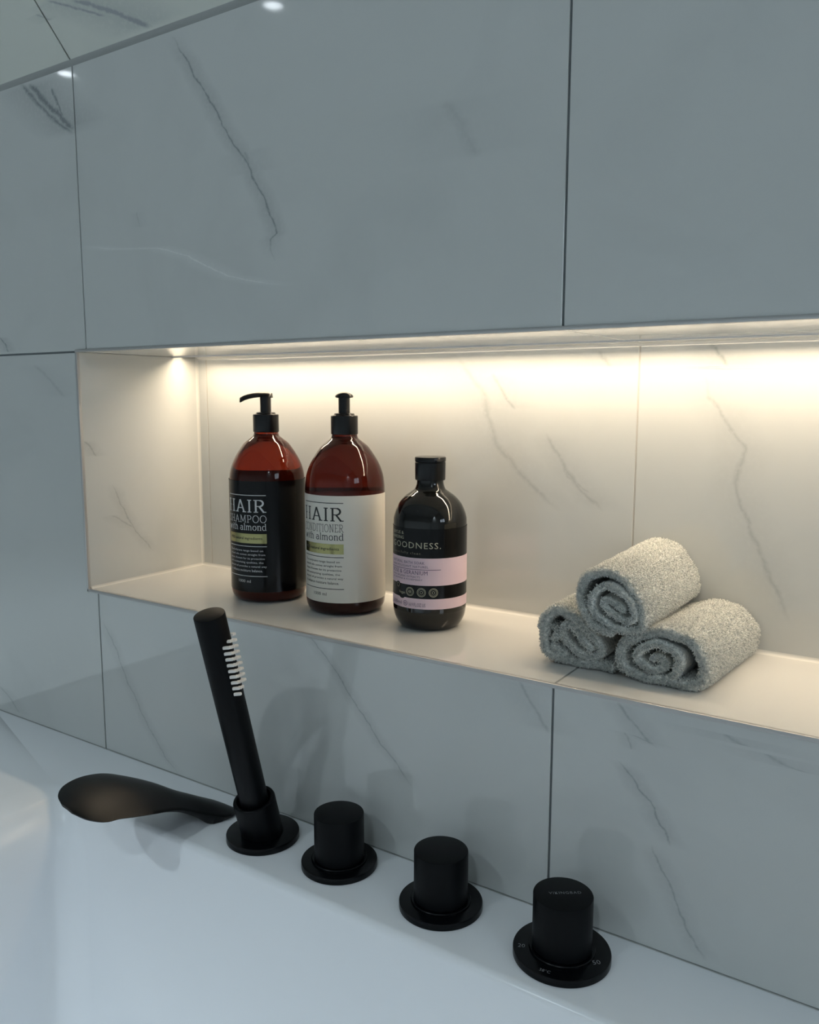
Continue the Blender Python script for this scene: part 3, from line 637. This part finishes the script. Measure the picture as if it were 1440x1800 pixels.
# ---------------------------------------------------------------- deck fittings
def disc(r, h, b=.0012): return [(r - .0005, 0), (r, .0005), (r, h - b), (r - b * .3, h - b * .3), (r - b, h), (.001, h)]
def flat_text(s, c, ang, width, z, m, parent, ox, oy, name='lettering', spacing=1.0):
    V, F = text_mesh(s, spacing, -.012); lo, hi = V.min(0), V.max(0); V = (V - (lo + hi) / 2) * (width / (hi[0] - lo[0]))
    ca, sa = math.cos(ang), math.sin(ang)
    mesh_obj(name, [(c[0] - ox + x * ca - y * sa, c[1] - oy + x * sa + y * ca, z) for x, y in V], F, m, parent)
def knob(c, label, fr, h, cr=.0235):
    t = thing('tap_knob', label, 'tap', (c[0], c[1], 0), 'round black tap knobs on the tub rim')
    V, F = lathe(disc(fr, .0062), 96); mesh_obj('flange', V, F, M_blackg, t, True, 35)
    V, F = lathe([(.0262, .0060), (.0262, .0078), (.0256, .0084), (.020, .0084)], 80); mesh_obj('ring', V, F, M_blackg, t, True, 35)
    V, F = lathe([(cr - .0008, .0084), (cr, .0092), (cr, h - .0010), (cr - .0003, h - .0003), (cr - .0010, h), (.001, h)], 80); mesh_obj('cap', V, F, M_black, t, True, 30)
    return t
knob((.4055, -.0420), 'black round tap knob nearest the hand shower, first of three', .0360, .0520)
knob((.5194, -.0443), 'black round tap knob in the middle of the three', .0364, .0520)
k3 = knob((.6332, -.0466), 'black tap knob with name on top and temperature marks on its flange', .0386, .0525)
def _t(s, x, y, ang, wd, z, m=M_print, sp=1.0): flat_text(s, (x, y), ang, wd, z, m, k3, .6332, -.0466, spacing=sp)
_t('VIKINGBAD', .634, -.0450, math.radians(35), .0255, .05265, sp=1.15)
_t('20', .6055, -.0620, math.radians(22), .0055, .0064)
_t('38°C', .6335, -.0790, math.radians(8), .0085, .0064)
_t('50', .6625, -.0480, math.radians(40), .0060, .0064)

# hand shower in its holder
hb = Vector((.311, -.046, 0)); top = Vector((.3145, -.1115, .2446)); ax = (top - hb).normalized()
t = thing('hand_shower', 'black stick hand shower with white rubber nozzles leaning in its deck holder', 'shower', tuple(hb))
V, F = lathe(disc(.0363, .0068), 96); mesh_obj('flange', V, F, M_blackg, t, True, 35)
V, F = lathe([(.0212, -.002), (.0208, .046), (.0203, .0475), (.0192, .0482), (.0170, .0480), (.0163, .047), (.0160, .030), (.001, .030)], 72)
V = [(x, y, max(z, .0008)) for x, y, z in rot_to(V, ax)]; mesh_obj('holder', V, F, M_black, t, True, 35)
ll = (top - hb).length
V, F = lathe([(.0138, .031), (.0140, .034), (.0143, ll - .0010), (.0140, ll - .0003), (.0133, ll), (.001, ll)], 72); mesh_obj('wand', rot_to(V, ax), F, M_black, t, True, 35)
fv = Vector((cam.location.x - .31, cam.location.y + .1, 0)).normalized(); fv = (fv - ax * fv.dot(ax)).normalized(); rv = ax.cross(fv).normalized() * 1
if rv.dot(Vector((.83, .55, 0))) < 0: rv = -rv
ph = math.radians(72); Dn = fv * math.cos(ph) + rv * math.sin(ph); En = fv * math.cos(ph - math.pi / 2) + rv * math.sin(ph - math.pi / 2)
Vn, Fn = lathe([(.0016, 0), (.0016, .86), (.0013, .96), (.0008, 1.0)], 8)
nm = None
for k, o in enumerate((.0102, .0053, 0, -.0053, -.0102)):
    for i in range(9 if k % 2 == 0 else 9):
        a = ll - .030 - .0061 * i + (.00305 if k % 2 else 0)+ (.0006*k)
        b = math.sqrt(.0142 ** 2 - o * o) - .0006; L_n = .0164 - b
        if nm is None: ob = mesh_obj('nozzle', Vn, Fn, M_nozzle, t, True, 40); nm = ob.data
        else: ob = bpy.data.objects.new('nozzle', nm); COL.objects.link(ob); ob.parent = t
        q = Vector((0, 0, 1)).rotation_difference(Dn); ob.rotation_mode = 'QUATERNION'; ob.rotation_quaternion = q
        ob.location = ax * a + Dn * b + En * o; ob.scale = (1, 1, L_n)

# leaf-shaped spout: sections along its length (centre x, y, z top, half width, left lift, thickness)
SEC = [(.232, -.020, .0012, .010, 0, .001, 0), (.232, -.025, .0050, .021, 0, .005, .003), (.231, -.034, .0110, .0275, .001, .011, .007), (.229, -.046, .0180, .0290, .002, .018, .010), (.225, -.058, .0250, .0285, .003, .0200, .011), (.219, -.072, .0330, .0285, .004, .0130, .011),
       (.212, -.088, .0430, .0310, .007, .0095, .009), (.207, -.105, .0505, .0355, .009, .0080, .008), (.204, -.122, .0555, .0385, .0105, .0070, .007), (.201, -.140, .0585, .0385, .0105, .0065, .006), (.199, -.156, .0600, .0360, .0095, .006, .005), (.199, -.170, .0605, .0330, .008, .005, .005), (.199, -.181, .0600, .0230, .005, .004, .003), (.199, -.187, .0595, .0090, .002, .002, .001)]
def spout():
    P = spline(SEC, 5); V = []; F = []; n = 21
    for cx, y, z, hw, lift, th, cam_ in P:
        ring = []
        for i in range(n):
            u = -1 + 2 * i / (n - 1); e = math.sqrt(max(0, 1 - u ** 4)); ring.append((cx + hw * u, y, z - lift * u - cam_ * u * u, e, th))
        V += [(x, y_, max(z_, .0012)) for x, y_, z_, e, th_ in ring] + [(x, y_, max(z_ - th_ * e - .0004, .0004)) for x, y_, z_, e, th_ in ring[::-1]]
    m = 2 * n
    for j in range(len(P) - 1):
        for i in range(m):
            k = (i + 1) % m; F.append((j * m + i, (j + 1) * m + i, (j + 1) * m + k, j * m + k))
    F.append(tuple(range(m))); F.append(tuple(range((len(P) - 1) * m, len(P) * m))[::-1])
    o = mesh_obj('spout', V, F, mat('spout_black', (.003, .0035, .004), .36, Specular_IOR_Level=.25), None, True, 60)
    o['label'] = 'matt black leaf-shaped tub spout arching from the rim, left of the hand shower'; o['category'] = 'spout'
spout()
